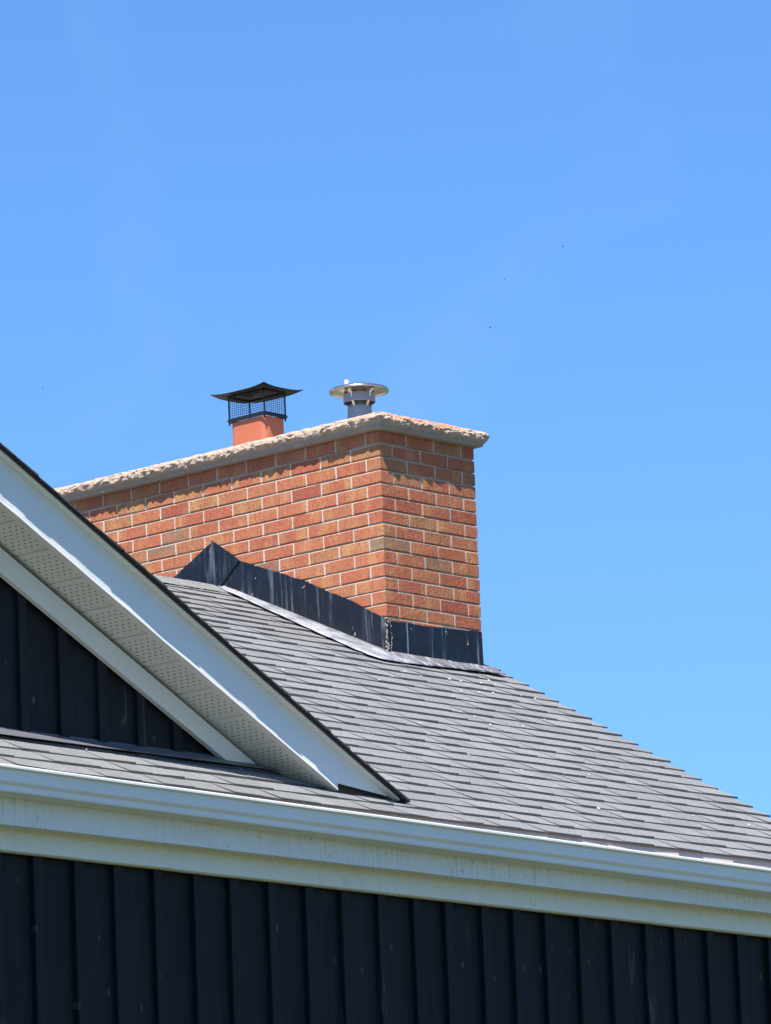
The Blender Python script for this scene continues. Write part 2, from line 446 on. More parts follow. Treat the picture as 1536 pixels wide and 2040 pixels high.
# gable trim board, rake board, soffit on the right slope and mirrored left slope
def mir(x, m): return 2 * AX - x if m else x
for m in (0, 1):
    def X(x): return mir(x, m)
    # trim board on the siding
    g = Geo(); f = YG - .030
    top = lambda x: -1.574 - .5185 * (x + 4.969)
    bot = lambda x: -1.677 - .5095 * (x + 4.973)
    xb = -3.654; xt = -3.482
    pts = [(X(AX), f, top(AX)), (X(xt), f, top(xt)), (X(xb), f, bot(xb)), (X(AX), f, bot(AX))]
    g.poly(pts, (0, .0295, 0)); o = g.make('trim_board', MWP, house); H(o); bevel(o, .002)
    # rake fascia
    g = Geo(); f = YD
    top = lambda x: zd(x) - .0155
    bot = lambda x: -1.452 - .5185 * (x + 5.166)
    zt = zr(YD) + .008
    xt = -2.838 - (zt + .0155 + 2.477) / .5295; xb = -5.166 - (zt + 1.452) / .5185
    P2 = []; N = 60
    xs = [AX + (xb - AX) * i / N for i in range(N + 1)]
    for i, x in enumerate(xs):  # front face with a soft, slightly dented lower edge
        t = i / N
        wv = .0035 * noise.noise(Vector((x * 5.5, 0, 3))) + .002 * noise.noise(Vector((x * 17, 3, 3)))
        xtop = AX + (xt - AX) * t
        P2 += [(X(xtop), f, top(xtop)), (X(x), f - .001 + wv * .4, bot(x) + .03), (X(x), f - .0022 + wv * .9, bot(x) + .014), (X(x), f - .0045 + wv * 1.1, bot(x)), (X(x), f + .030, bot(x) + .002)]
    fs = [(5 * i + k, 5 * i + 5 + k, 5 * i + 6 + k, 5 * i + 1 + k) for i in range(N) for k in range(4)]
    if m: fs = [q[::-1] for q in fs]
    g.add(P2, fs); rk = g.make('rake_fascia', MWP if m else MW, house, recalc=False); H(rk)
    # upper rake strip under the shingles
    g = Geo(); xa, xb2 = AX, xt + .02
    g.poly([(X(xa), f - .034, zd(xa) - .0152), (X(xb2), f - .034, zd(xb2) - .0152), (X(xb2), f - .034, zd(xb2) - .0215), (X(xa), f - .034, zd(xa) - .0215)], (0, .0335, 0))
    o = g.make('rake_trim', MWP, house); H(o)
    # backing
    g = Geo(); g.poly([(X(AX), f + .031, zd(AX) - .04), (X(xt), f + .031, top(xt)), (X(xb + .02), f + .031, zt), (X(AX), f + .031, bot(AX) + .01)], (0, .008, 0))
    o = g.make('rake_backing', MIN, house); H(o)
    # soffit panels
    e = empty('gable_soffit', (0, 0, 0)); e.parent = house; H(e)
    sz = lambda x: -1.549 - .5195 * (x + 4.969)
    sx = .1816; k = 0; x = -5.55 + .1816 * 0
    x = AX + .02
    # joint phase: a joint at x=-4.87
    j = -4.87 - math.floor((-4.87 - AX) / sx) * sx
    while j < -3.2:
        a, b = j + .0035, min(j + sx - .0035, -3.21)
        if b - a > .03:
            y0, y1 = f + .030, YG - .0005
            vs = []; uv = []
            L = math.hypot(b - a, .5195 * (b - a))
            for (xx, v) in ((a - .0010, 0), (a + .001, 0.004), (b - .001, L - .004), (b + .0010, L)):
                dz = .013 if v in (0, L) else 0
                for (yy, u_) in ((y0, 0), (y1, y1 - y0)):
                    vs.append((X(xx), yy, sz(xx) + dz)); uv.append((u_, v))
            me = mesh('soffit_panel', vs, [(0, 1, 3, 2), (2, 3, 5, 4), (4, 5, 7, 6)] if m else [(0, 2, 3, 1), (2, 4, 5, 3), (4, 6, 7, 5)])
            ul = me.uv_layers.new(name='UVMap')
            for lp in me.loops: ul.data[lp.index].uv = uv[lp.vertex_index]
            o = link('soffit_panel', me, MSO, e); md = o.modifiers.new('s', 'SOLIDIFY'); md.thickness = .002; md.offset = 1
        j += sx
    # dormer roof deck
    g = Geo()
    y1 = 5.3
    xe = -2.93
    g.hexa([(X(AX), f + .002, zd(AX) - .034), (X(xe), f + .002, zd(xe) - .034), (X(xe), y1, zd(xe) - .034), (X(AX), y1, zd(AX) - .034),
            (X(AX), f + .002, zd(AX) - .012), (X(xe), f + .002, zd(xe) - .012), (X(xe), y1, zd(xe) - .012), (X(AX), y1, zd(AX) - .012)])
    o = g.make('gable_deck', MIN, house); H(o)
    # shingle ends along the rake
    rf = empty('gable_roof', (0, 0, 0)); rf.parent = house; H(rf)
    ex = .118; x = -2.882; k = 0; rest = Geo()
    while x > AX:
        xt_, th = x - ex - .02, random.choice((.007, .008, .011))
        yo = f - .056 - random.uniform(0, .008)
        def sh(G, y0, y1, th):
            dn = .011
            a, b = x, xt_
            G.hexa([(X(a), y0, zd(a) - dn), (X(a) , y1, zd(a) - dn), (X(b), y1, zd(b) - dn), (X(b), y0, zd(b) - dn),
                    (X(a), y0, zd(a) - dn + th), (X(a), y1, zd(a) - dn + th), (X(b), y1, zd(b) - dn + .003), (X(b), y0, zd(b) - dn + .003)])
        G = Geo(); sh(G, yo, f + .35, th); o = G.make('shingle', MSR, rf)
        y = f + .352
        while y < 3.2 and (not m):
            w = random.uniform(.5, .9); sh(rest, y, y + w - .003, random.choice((.008, .012))); y += w
        x -= ex; k += 1
    if not m:
        rest.make('shingle_field', MS, rf, kind='stuff')
    # starter strip / drip: the black underside of the overhanging shingles
    g = Geo(); g.hexa([(X(AX), f - .052, zd(AX) - .0150), (X(-2.90), f - .052, zd(-2.90) - .0150), (X(-2.90), f + .1, zd(-2.90) - .0150), (X(AX), f + .1, zd(AX) - .0150),
                       (X(AX), f - .052, zd(AX) - .0115), (X(-2.90), f - .052, zd(-2.90) - .0115), (X(-2.90), f + .1, zd(-2.90) - .0115), (X(AX), f + .1, zd(AX) - .0115)])
    o = g.make('starter_strip', MSK, house); H(o)
# body under the cross gable
g = Geo(); g.poly([(2 * AX + 3.4, YG + .09, -2.5), (-3.45, YG + .09, -2.5), (-3.45, YG + .09, zd(-3.45) - .05), (AX, YG + .09, zd(AX) - .05), (2 * AX + 3.4, YG + .09, zd(-3.45) - .05)], (0, 7.2, 0))
o = g.make('gable_body', MIN, house); H(o)

# ------------------------------------------------------------------ main roof
roof = empty('main_roof', (0, 0, 0)); roof.parent = house; H(roof)
g = Geo()
ys = [YF - .012, -2.2, -1.4, -.7, -.25, -.12, 0, .12, .25, .7, YR]
vs = []
for y in ys:
    xe = rake_x(y) - .02
    vs += [(XL, y, zr(y) - .012), (xe, y, zr(y) - .012), (XL, y, zr(y) - .040), (xe, y, zr(y) - .040)]
k = len(ys)
fs = []
for i in range(k - 1):
    a = 4 * i; b = 4 * i + 4
    fs += [(a, a + 1, b + 1, b), (a + 2, b + 2, b + 3, a + 3), (a + 1, a + 3, b + 3, b + 1), (a, b, b + 2, a + 2)]
fs += [(0, 2, 3, 1)]
g.add(vs, fs); g.make('roof_deck', MSD, roof)
g = Geo(); yb = 5.2
g.hexa([(XL, YR, ZR - .04), (1.0, YR, ZR - .04), (.2, yb, ZR - .04 - .5 * (yb - YR)), (XL, yb, ZR - .04 - .5 * (yb - YR)),
        (XL, YR, ZR), (1.0, YR, ZR), (.2, yb, ZR - .5 * (yb - YR)), (XL, yb, ZR - .5 * (yb - YR))])
g.make('rear_slope', MS, roof)
# main gable end wall
g = Geo(); g.poly([(-.0, YW + .03, -2.80), (0, YR, ZR - .06), (0, 4.9, -2.80)], (-.05, 0, 0)); g.make('end_wall', MWO, roof)

EXP = .128
pieces = []
ny = int(round((YR - (-2.85)) / EXP))
for c in range(ny + 1):
    y0 = -2.85 + c * EXP
    y1 = min(y0 + EXP + .03, YR + .005)
    if y0 > YR - .03: break
    xr = rake_x(y0) + random.uniform(-.006, .010)
    if y0 < -2.45: xl = XL
    else: xl = -2.838 - (zr(y0) + 2.450) / .5295 - .35
    x = xr; thick = random.random() < .5
    first = True
    while x > xl:
        w = random.choice((random.uniform(.10, .17), random.uniform(.16, .27)))
        a = max(x - w, xl)
        if y0 > .0 - .05 and a < .7 and x > .0 and y0 < 2.3:   # chimney stands here
            if x > .72: a = max(a, .705)
            elif a < -.002 and x > -.002:
                x = -.002; continue
            elif x <= .71 and a >= 0: x = a; continue
            elif x > .70: a = .705
            else: x = a; continue
        thick = not thick if random.random() < .75 else thick
        pieces.append((a + .0014, x - .0004, y0, y1, thick, random.uniform(-.0014, .0014), random.uniform(-.004, .004)))
        x = a; first = False
def piece(p):
    a, b, y0, y1, thick, wob, wob2 = p
    th = .0102 if thick else .0076
    base = -.007
    dy = .004 if thick else 0
    zb = lambda y: zr(y)
    e = .003
    ya = y0 - dy + wob2 * .6; yb_ = y0 - dy - wob2 * .6
    # bottom (lower edge) points raised, upper edge tucked under the next course
    return [(a, ya, zr(y0) + base), (b, yb_, zr(y0) + base), (b, y1, zr(y1) + base - .004), (a, y1, zr(y1) + base - .004),
            (a + e * .2, ya, zr(y0) + base + th + wob), (b - e * .2, yb_, zr(y0) + base + th - wob), (b, y1, zr(y1) + base - .001), (a, y1, zr(y1) + base - .001)]
def screen(q):
    d = Vector(q) - CAMP; z = d.dot(FWD); return 768 + 12226.9 * d.dot(RT) / z, 1020 - 12226.9 * d.dot(UP) / z, z
def hidden(q):
    sx_, sy_, z = screen(q)
    if not (-10 < sx_ < 1546 and -10 < sy_ < 2050): return True
    if q[1] > YD + .02:
        t = (YD - CAMP.y) / (q[1] - CAMP.y); X_ = CAMP.x + (q[0] - CAMP.x) * t; Z_ = CAMP.z + (q[2] - CAMP.z) * t
        if X_ < -2.84 and Z_ < zd(X_) and Z_ > -2.44: 
            if q[1] > YG: return True
    if q[1] > 0 and q[0] > .0: 
        return True
    return False
vis = []; inv = []
for p in pieces:
    c = ((p[0] + p[1]) / 2, (p[2] + p[2] + EXP) / 2, zr(p[2] + EXP / 2))
    (inv if hidden(c) else vis).append(p)
vis.sort(key=lambda p: -(p[1] - p[0]) * 1.0 / ((Vector(((p[0] + p[1]) / 2, p[2], -2)) - CAMP).length ** 2) if p[1] - p[0] > .10 else 0)
print('visible shingles', len(vis))
g = Geo()
for p in vis[296:] + inv: g.tab(piece(p))
g.make('shingle_field', MS, roof, kind='stuff')
for p in vis[:296]:
    g = Geo(); g.tab(piece(p)); g.make('shingle', MS, roof)
# ridge caps
x = XL
while x < -.1:
    x2 = min(x + .26, -.012); g = Geo()
    t = .010
    for (y, s_) in ((1, -1),):
        g.add([(x, YR - .12, zr(YR - .12) + .006), (x2, YR - .12, zr(YR - .12) + .004), (x2, YR, ZR + .012), (x, YR, ZR + .016), (x, YR + .12, ZR - .055), (x2, YR + .12, ZR - .057),
               (x, YR - .12, zr(YR - .12) - .004), (x2, YR - .12, zr(YR - .12) - .004), (x2, YR, ZR + .002), (x, YR, ZR + .004), (x, YR + .12, ZR - .066), (x2, YR + .12, ZR - .066)],
              [(0, 1, 2, 3), (3, 2, 5, 4), (6, 9, 8, 7), (9, 10, 11, 8), (0, 6, 7, 1), (0, 3, 9, 6), (3, 4, 10, 9), (1, 7, 8, 2), (2, 8, 11, 5), (4, 5, 11, 10)])
    g.make('ridge_cap', MS, roof); x = x + .14

# pale crumbs of mortar and grit on the shingles
g = Geo(); random.seed(11)
crumb = [(random.uniform(-1.6, .5), random.uniform(-2.4, -.2)) for _ in range(20)]
crumb += [(random.gauss(-.1, .35), random.gauss(-.38, .14)) for _ in range(13)] + [(-5.0 + .6 * i + random.uniform(-.2, .2), -2.49) for i in range(3)]
for (x, y) in crumb:
    if x > rake_x(y) - .05 or y > -.1: continue
    r = random.uniform(.0025, .0075); z = zr(y) + .004
    a = random.random() * 6
    pts = [(x + r * 1.4 * math.cos(a + i * 1.26), y + r * 1.2 * math.sin(a + i * 1.26) , z + zr(y + r * math.sin(a + i * 1.26)) - zr(y)) for i in range(5)]
    k = len(g.v); g.add(pts + [(x, y, z + r * .9)], [(0, 1, 5), (1, 2, 5), (2, 3, 5), (3, 4, 5), (4, 0, 5)])
o = g.make('mortar_crumbs', m_simple('crumb', (.46, .42, .37), .9), kind='stuff')
o['label'] = 'small pale crumbs of mortar scattered on the grey shingles'; o['category'] = 'debris'

# ------------------------------------------------------------------ eave: fascia, soffit, frieze, gutter
XR = .06
g = Geo(); zb = -2.7845
N = 90; vs = []
for i in range(N + 1):
    x = XL + (XR - XL) * i / N; wv = .0025 * noise.noise(Vector((x * 3.1, 5, 0)))
    vs += [(x, YF, -2.60), (x, YF - .0005 + wv * .4, zb + .03), (x, YF - .002 + wv, zb + wv), (x, YF + .022, zb + .001 + wv)]
g.add(vs, [(4 * i + k, 4 * i + 4 + k, 4 * i + 5 + k, 4 * i + 1 + k) for i in range(N) for k in range(3)])
o = g.make('fascia', MWD, house, recalc=False); H(o); md = o.modifiers.new('s', 'SOLIDIFY'); md.thickness = .003; md.offset = -1
g = Geo(); g.box(XL, XR, YF + .006, YF + .020, -2.77, -2.60); o = g.make('fascia_backing', MIN, house); H(o)
g = Geo(); xs = XL
vs = []
for i in range(N + 1):
    x = XL + (XR - XL) * i / N; wv = .002 * noise.noise(Vector((x * 2.3, 9, 0)))
    vs += [(x, -2.742, -2.775), (x, -2.742, -2.866 + wv), (x, -2.736, -2.869 + wv), (x, YW - .0205, -2.869 + wv)]
g.add(vs, [(4 * i + k, 4 * i + 4 + k, 4 * i + 5 + k, 4 * i + 1 + k) for i in range(N) for k in range(3)])
o = g.make('frieze_board', m_white('cream_frieze', (.76, .76, .66), .3, .45), house, recalc=False); H(o); md = o.modifiers.new('s', 'SOLIDIFY'); md.thickness = .004; md.offset = -1
g = Geo(); g.box(XL, XR, -2.735, YW + .003, -2.86, -2.77); o = g.make('frieze_backing', MIN, house); H(o)
so = empty('eave_soffit', (0, 0, 0)); so.parent = house; H(so)
x = XR - .02
while x > XL:
    a, b = x - .2015, x - .0035
    sag = random.uniform(-.002, .001)
    vs = []; uv = []
    for (xx, v) in ((a - .0034, 0), (a, .004), (b, .194), (b + .0034, .198)):
        dz = .006 if v in (0, .198) else sag
        for (yy, u_) in ((YF + .0225, .05), (-2.7425, .128)):
            vs.append((xx, yy, -2.7815 + dz)); uv.append((u_, v))
    me = mesh('soffit_panel', vs, [(0, 2, 3, 1), (2, 4, 5, 3), (4, 6, 7, 5)])
    ul = me.uv_layers.new(name='UVMap')
    for lp in me.loops: ul.data[lp.index].uv = uv[lp.vertex_index]
    o = link('soffit_panel', me, MSO, so); md = o.modifiers.new('s', 'SOLIDIFY'); md.thickness = .002; md.offset = 1
    x -= .205
# gutter
prof = [(.004, .001), (-.004, .0025), (-.0085, -.001), (-.0085, -.009), (-.002, -.0125), (.008, -.0150), (.0095, -.058), (.013, -.064), (.020, -.070), (.0225, -.075), (.0225, -.092), (.026, -.0975), (.112, -.0985), (.121, -.096), (.121, .012)]
g = Geo(); N = 120; k = len(prof); vs = []
for i in range(N + 1):
    x = XL + (XR - .0 - XL) * i / N
    zl = -2.580 - .0080 * (x + 5.5) + .0015 * noise.noise(Vector((x * 1.1, 0, 7)))
    yo = -2.955 + .002 * noise.noise(Vector((x * .9, 4, 7)))
    for (y, z) in prof: vs.append((x, yo + y, zl + z))
g.add(vs, [(k * i + q + 1, k * i + k + q + 1, k * i + k + q, k * i + q) for i in range(N) for q in range(k - 1)])
gut = g.make('gutter', MW, house, recalc=False); H(gut)
gut.data.materials.append(MGI)
md = gut.modifiers.new('s', 'SOLIDIFY'); md.thickness = .0018; md.offset = -1; md.material_offset = 1
# hidden hangers inside the gutter
x = XL + .2
while x < XR:
    g = Geo(); zl = -2.580 - .0080 * (x + 5.5); g.box(x, x + .02, -2.95, -2.836, zl - .012, zl - .010); g.make('hanger', MSG, gut).location -= Vector((0, 0, 0)); x += .62
# drip edge
g = Geo(); g.poly([(XL, YF - .012, zr(YF) - .012), (XL, YF - .018, zr(YF) - .045), (XL, YF - .014, zr(YF) - .045), (XL, YF - .008, zr(YF) - .012)], (XR - XL, 0, 0))
o = g.make('drip_edge', m_simple('drip_metal', (.62, .52, .44), .6, .0), house); H(o)

# ------------------------------------------------------------------ chimney
CL = 2.526; CW = .70; RH = .0667
chim = empty('brick_chimney', (0, 0, GZ), 'wide red and tan brick chimney with rough stone cap and dark flashing', 'chimney')
def C(o): o.location -= chim.location; return o
g = Geo(); i = .006; g.box(i, CW - i, i, CL - i, GZ, -.06 - 20 * RH)
lv = [(-.001, .003)]      # struck joints: each bed slopes from deep under the brick above out to the arris of the brick below
for rr in range(20):
    zb = -.002 - rr * RH - .0567
    lv += [(zb + .0002, .0032), (zb - .0002, .0095), (zb - .0035, .0095), (zb - .0085, .0022), (zb - .0100, .0022)]
vs = []
for (z, d) in lv: vs += [(d, d, z), (CW - d, d, z), (CW - d, CL - d, z), (d, CL - d, z)]
fs = [(4 * k + j, 4 * k + 4 + j, 4 * k + 4 + (j + 1) % 4, 4 * k + (j + 1) % 4) for k in range(len(lv) - 1) for j in range(4)]
fs += [(0, 1, 2, 3), tuple(4 * (len(lv) - 1) + j for j in (3, 2, 1, 0))]
g.add(vs, fs); o = g.make('mortar', MM, chim); C(o)
random.seed(3)
def brick_mesh(sx, sy, sz):
    g = Geo(); g.box(0, sx, 0, sy, 0, sz)
    me = mesh('brick', g.v, g.f); bm = bmesh.new(); bm.from_mesh(me)
    bmesh.ops.recalc_face_normals(bm, faces=bm.faces)
    bmesh.ops.bevel(bm, geom=bm.edges[:], offset=.0022, segments=1, affect='EDGES')
    for v in bm.verts: v.co += Vector((random.uniform(-.0013, .0013), random.uniform(-.0013, .0013), random.uniform(-.0016, .0016)))
    bm.to_mesh(me); bm.free(); me.materials.append(MB); return me
BH = .0567; BD = .09; BLn = .193
kinds = {}
for key, d in dict(xl=(BLn, BD, BH), yl=(BD, BLn, BH), xs=(.09, BD, BH), ys=(BD, .09, BH), xq=(BLn, BLn * .47, BH)).items():
    kinds[key] = [brick_mesh(*d) for _ in range(6)]
place = []
for rr in range(0, 19):
    zt = -.002 - rr * RH; z = zt - BH
    rowB = rr % 2 == 0
    # short side facing the street (-Y)
    if rowB: xs_ = [(0, 'xl'), (.203, 'xl'), (.406, 'xl')]
    else: xs_ = [(.10, 'xl'), (.303, 'xl'), (.506, 'xl')]
    for (x, kd) in xs_: place.append((kd, x, 0, z, 0))
    if rowB:
        place.append(('yl', .61, 0, z, 0))
        yy = .10
    else:
        place.append(('yl', 0, 0, z, 0)); yy = .203
    while yy + .08 < CL:
        kd = 'yl' if yy + BLn < CL + .01 else 'ys'
        place.append((kd, 0, yy, z, 1)); yy += .203
cnt = 0; rest = Geo()
for (kd, x, y, z, side) in place:
    yc = y + (.1 if side else 0)
    roofz = zr(yc) if yc < YR else ZR - .5 * (yc - YR)
    if side and z + BH < roofz - .01 and y > .15: continue
    if not side and z + BH < zr(0) - .01 and x > .60: pass
    elif not side and z + BH < zr(0) - .03: continue
    me = random.choice(kinds[kd])
    if side and hidden((0, yc, z + .03)) and not (-.01 <= 0):
        continue
    sxy = screen((0, yc, z + .03))
    far = side and (sxy[0] < 60)
    if far:
        rest.box(x, x + BD, y, y + (BLn if kd == 'yl' else .09), z, z + BH); continue
    o = link('brick', me, None, chim); o.location = Vector((x + random.uniform(-.0010, .0004), y + random.uniform(-.0010, .0004), z + random.uniform(-.001, .001))) - chim.location
    o.rotation_euler = (random.uniform(-.003, .003), random.uniform(-.005, .005) if not side else 0, random.uniform(-.002, .002)); cnt += 1
print('bricks', cnt)
# far side and rear, never seen one by one from here
for rr in range(0, 119):
    z = -.002 - rr * RH - BH; y = .203 if rr % 2 == 0 else .0
    if rr >= 19 and rr % 2 == 0: rest.box(CW - BD, CW, 0, BLn, z, z + BH)
    while y + .05 < CL:
        l = min(BLn, CL - y)
        if not (y < .19 and rr < 19): rest.box(CW - BD, CW + .0005, max(y, .001), y + l, z, z + BH)
        elif rr % 2 == 1 : rest.box(CW - BD + .01, CW + .0005, .092, .193, z, z + BH)
        y += .203
    x = .10 if rr % 2 else .203
    if rr < 30:
        while x < CW - .1:
            rest.box(x, x + BLn, CL - BD, CL, z, z + BH); x += .203
o = rest.make('brickwork', MB, chim, kind='stuff'); C(o)

# rough stone cap
def cap_mesh():
    O = .046; per = []
    x0, x1, y0, y1 = -O, CW + .018, -O, CL + O
    step = .008
    def seg(a, b):
        L = (Vector(b) - Vector(a)).length; n = int(L / step)
        return [(a[0] + (b[0] - a[0]) * i / n, a[1] + (b[1] - a[1]) * i / n) for i in range(n)]
    cs = [(x0, y1), (x0, y0), (x1, y0), (x1, y1)]
    nrm = [Vector((-1, 0, 0)), Vector((0, -1, 0)), Vector((1, 0, 0)), Vector((0, 1, 0))]
    for i in range(4):
        pts = seg(cs[i], cs[(i + 1) % 4])
        for j, p in enumerate(pts):
            n = nrm[i]
            if j == 0: n = (nrm[i] + nrm[i - 1])
            per.append((Vector((p[0], p[1], 0)), n))
    prof = [(-.07, .0), (-.004, .0), (0, .003), (0.0, .012), (.001, .018), (.007, .022), (.013, .027), (.018, .033), (.021, .040), (.022, .047), (.021, .054), (.018, .061), (.013, .068), (.006, .075), (-.006, .081), (-.02, .083), (-.05, .085), (-.15, .088)]
    vs = []; K = len(prof)
    for (p, n) in per:
        q = p * 1.0
        edge = .030 + .010 * noise.noise(q * 9 + Vector((3, 1, 0))) + .006 * noise.noise(q * 31)
        for (o_, z) in prof:
            w = 1 if .020 < z < .084 and o_ > -.01 else (.35 if z >= .08 and o_ > -.1 else 0)
            s = Vector((q.x, q.y, z * 1.6))
            f = noise.noise(s * 7) * .35 + noise.noise(s * 27) * .35 + (1 - 2 * abs(noise.noise(s * 60))) * .40 + noise.noise(s * 110) * .15
            # chipped facets
            cell = noise.voronoi(Vector((s.x * 15, s.y * 15, s.z * 24 + noise.noise(s * 12))))[0]; f = f * .75 + (cell[1] - cell[0]) * 1.5 - .5
            zz = z
            if .016 < z < .045: zz = z + (edge - .030) * .9
            off = o_ + w * f * .0125
            v_ = p + n * off
            if off < 0:   # mitre the inner rings so they stay inside each other
                v_.x = min(max(v_.x, x0 - off), x1 + off); v_.y = min(max(v_.y, y0 - off), y1 + off)
            vs.append(v_ + Vector((0, 0, zz + w * noise.noise(s * 35 + Vector((9, 9, 9))) * .003)))
    M = len(per); fs = []
    for i in range(M):
        j = (i + 1) % M
        for q in range(K - 1): fs.append((i * K + q, j * K + q, j * K + q + 1, i * K + q + 1))
    fs.append(tuple(i * K + K - 1 for i in range(M)))
    me = mesh('cap_stone', vs, fs); bm = bmesh.new(); bm.from_mesh(me); bmesh.ops.recalc_face_normals(bm, faces=bm.faces); bm.to_mesh(me); bm.free()
    return me
o = link('cap_stone', cap_mesh(), MC, chim); C(o)

# flashing sheets
def sheet(name, pts, plane, off, th, wav=.0025, mat=None, seed=0):
    """outline given in (s, z); plane 'x' = on the long face, 'y' = on the short face; edges slightly ragged"""
    out = []
    P_ = pts + [pts[0]]
    for (a, b) in zip(P_, P_[1:]):
        n = max(1, int(math.hypot(b[0] - a[0], b[1] - a[1]) / .02))
        for i in range(n):
            t = i / n; s = a[0] + (b[0] - a[0]) * t; z = a[1] + (b[1] - a[1]) * t
            v = Vector((s * 14, z * 14, seed)); s2 = s; z2 = z + noise.noise(v) * wav * 1.4 + noise.noise(v * 4) * wav * .9
            out.append((s2, z2))
    vs = []
    for (s, z) in out:
        d = off + noise.noise(Vector((s * 5, z * 5, seed + 3))) * .003
        vs.append((-d, s, z) if plane == 'x' else (s, -d, z))
    g = Geo(); g.poly(vs, (th, 0, 0) if plane == 'x' else (0, th, 0))
    o = g.make(name, mat or MF, chim); C(o); return o
zs = lambda y: zr(y) - .012 if y < YR else ZR - .5 * (y - YR) - .02
sheet('flashing', [(-.010, -.948), (.223, -.818), (.554, -.660), (.688, -.606), (.972, -.496), (1.112, zs(1.112)), (.55, zs(.55)), (-.010, zs(-.01))], 'x', .0095, .003, seed=1)
sheet('flashing', [(.963, -.494), (1.149, -.362), (1.178, -.50), (1.205, -.572), (1.118, -.628)], 'x', .0150, .003, seed=2)
sheet('flashing', [(1.165, -.381), (1.180, -.384), (1.320, -.452), (1.471, -.526), (1.62, -.70), (1.62, zs(1.62)), (1.13, zs(1.13)), (1.13, -.60)], 'x', .0060, .003, seed=3)
sheet('flashing', [(.000, -.953), (.30, -.950), (.688, -.936), (.694, zs(0) - .02), (.000, zs(0) - .02)], 'y', .0095, .003, seed=4)
# crusted sealant on the corner and along laps
def crust(pts, r, seed):
    g = Geo()
    for i, (a, b) in enumerate(zip(pts, pts[1:])):
        a = Vector(a); b = Vector(b); n = max(2, int((b - a).length / .008))
        for j in range(n):
            c = a + (b - a) * (j / n); rr = r * (.55 + .9 * abs(noise.noise(c * 50 + Vector((seed, 0, 0)))))
            q = [Vector((rr * random.uniform(.6, 1.2) * dx, rr * random.uniform(.6, 1.2) * dy, rr * random.uniform(.8, 1.4) * dz)) for dx, dy, dz in ((1, 0, 0), (-1, 0, 0), (0, 1, 0), (0, -1, 0), (0, 0, 1), (0, 0, -1))]
            c = c + Vector((random.uniform(-r, r) * .5, random.uniform(-r, r) * .5, 0))
            g.add([c + k for k in q], [(0, 2, 4), (2, 1, 4), (1, 3, 4), (3, 0, 4), (2, 0, 5), (1, 2, 5), (3, 1, 5), (0, 3, 5)])
    o = g.make('sealant', MX, chim); C(o); return o
random.seed(5)
crust([(-.010, -.008, -.945), (-.011, -.009, -1.00), (-.009, -.010, -1.07), (-.012, -.009, -1.128)], .012, 1)
crust([(.012, -.010, -.955), (.022, -.010, -1.02), (.012, -.010, -1.12)], .006, 2)
crust([(-.02, .03, -1.118), (-.01, -.02, -1.136), (.06, -.03, -1.142), (-.05, -.09, -1.168)], .011, 3)
crust([(-.010, 1.160, -.372), (-.008, 1.185, -.55)], .005, 4)
crust([(-.016, 1.12, -.625), (-.02, 1.20, -.585)], .007, 5)
crust([(-.012, .205, -.985), (-.012, .200, -1.005)], .010, 11); crust([(-.012, .212, -.955), (-.012, .222, -.965)], .006, 12)
crust([(.575, -.012, -.985), (.580, -.012, -1.03)], .006, 13); crust([(.42, -.012, -.965), (.425, -.012, -.985)], .006, 14); crust([(.16, -.012, -.975), (.168, -.012, -.98)], .004, 15)
crust([(-.012, .86, -.60), (-.012, .85, -.615)], .005, 16); crust([(-.012, .53, -.70), (-.012, .54, -.71)], .006, 17); crust([(-.012, 1.33, -.56), (-.012, 1.35, -.60)], .005, 18)
crust([(.684, -.012, -.945), (.688, -.012, -.99)], .004, 6)
# apron lying on the shingles
outer = [(-.02, 1.11), (-.045, .98), (-.10, .72), (-.155, .47), (-.20, .22), (-.225, .02), (-.215, -.07), (-.17, -.125), (-.06, -.13), (.05, -.125), (.25, -.10), (.52, -.070), (.72, -.062), (.80, -.058)]
inner = [(-.008, 1.12), (-.008, .98), (-.008, .72), (-.008, .47), (-.008, .22), (-.008, .08), (-.008, .02), (-.008, -.005), (0, -.008), (.05, -.008), (.25, -.008), (.52, -.008), (.70, -.008), (.79, -.0)]
def dens(L, m=6):
    out = []
    for (a, b) in zip(L, L[1:]):
        for i in range(m): t = i / m; out.append((a[0] + (b[0] - a[0]) * t, a[1] + (b[1] - a[1]) * t))
    return out + [L[-1]]
oo, ii = dens(outer), dens(inner)
vs = []; R = 5
for k, (a, b) in enumerate(zip(oo, ii)):
    for j in range(R):
        t = j / (R - 1); x = b[0] + (a[0] - b[0]) * t; y = b[1] + (a[1] - b[1]) * t
        if j == R - 1:
            x += noise.noise(Vector((x * 20, y * 20, 1))) * .010; y += noise.noise(Vector((x * 20, y * 20, 6))) * .008
        h = .016 if j < R - 1 else .010
        z = zr(min(y, YR)) + h + noise.noise(Vector((x * 9, y * 9, 3))) * .0035 + (.012 if j == 0 else 0)
        vs.append((x, y, z))
g = Geo(); g.add(vs, [(R * i + j, R * i + j + 1, R * i + R + j + 1, R * i + R + j) for i in range(len(oo) - 1) for j in range(R - 1)])
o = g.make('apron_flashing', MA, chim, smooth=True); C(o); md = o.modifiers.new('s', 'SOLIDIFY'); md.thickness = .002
crust([(-.16, -.06, zr(-.06) + .014), (-.13, -.11, zr(-.11) + .014), (.02, -.105, zr(-.105) + .014)], .006, 8)
crust([(.5, -.075, zr(-.075) + .018), (.62, -.06, zr(-.06) + .018)], .006, 9)
crust([(-.165, .08, zr(.08) + .012), (-.155, .2, zr(.2) + .012)], .005, 10)

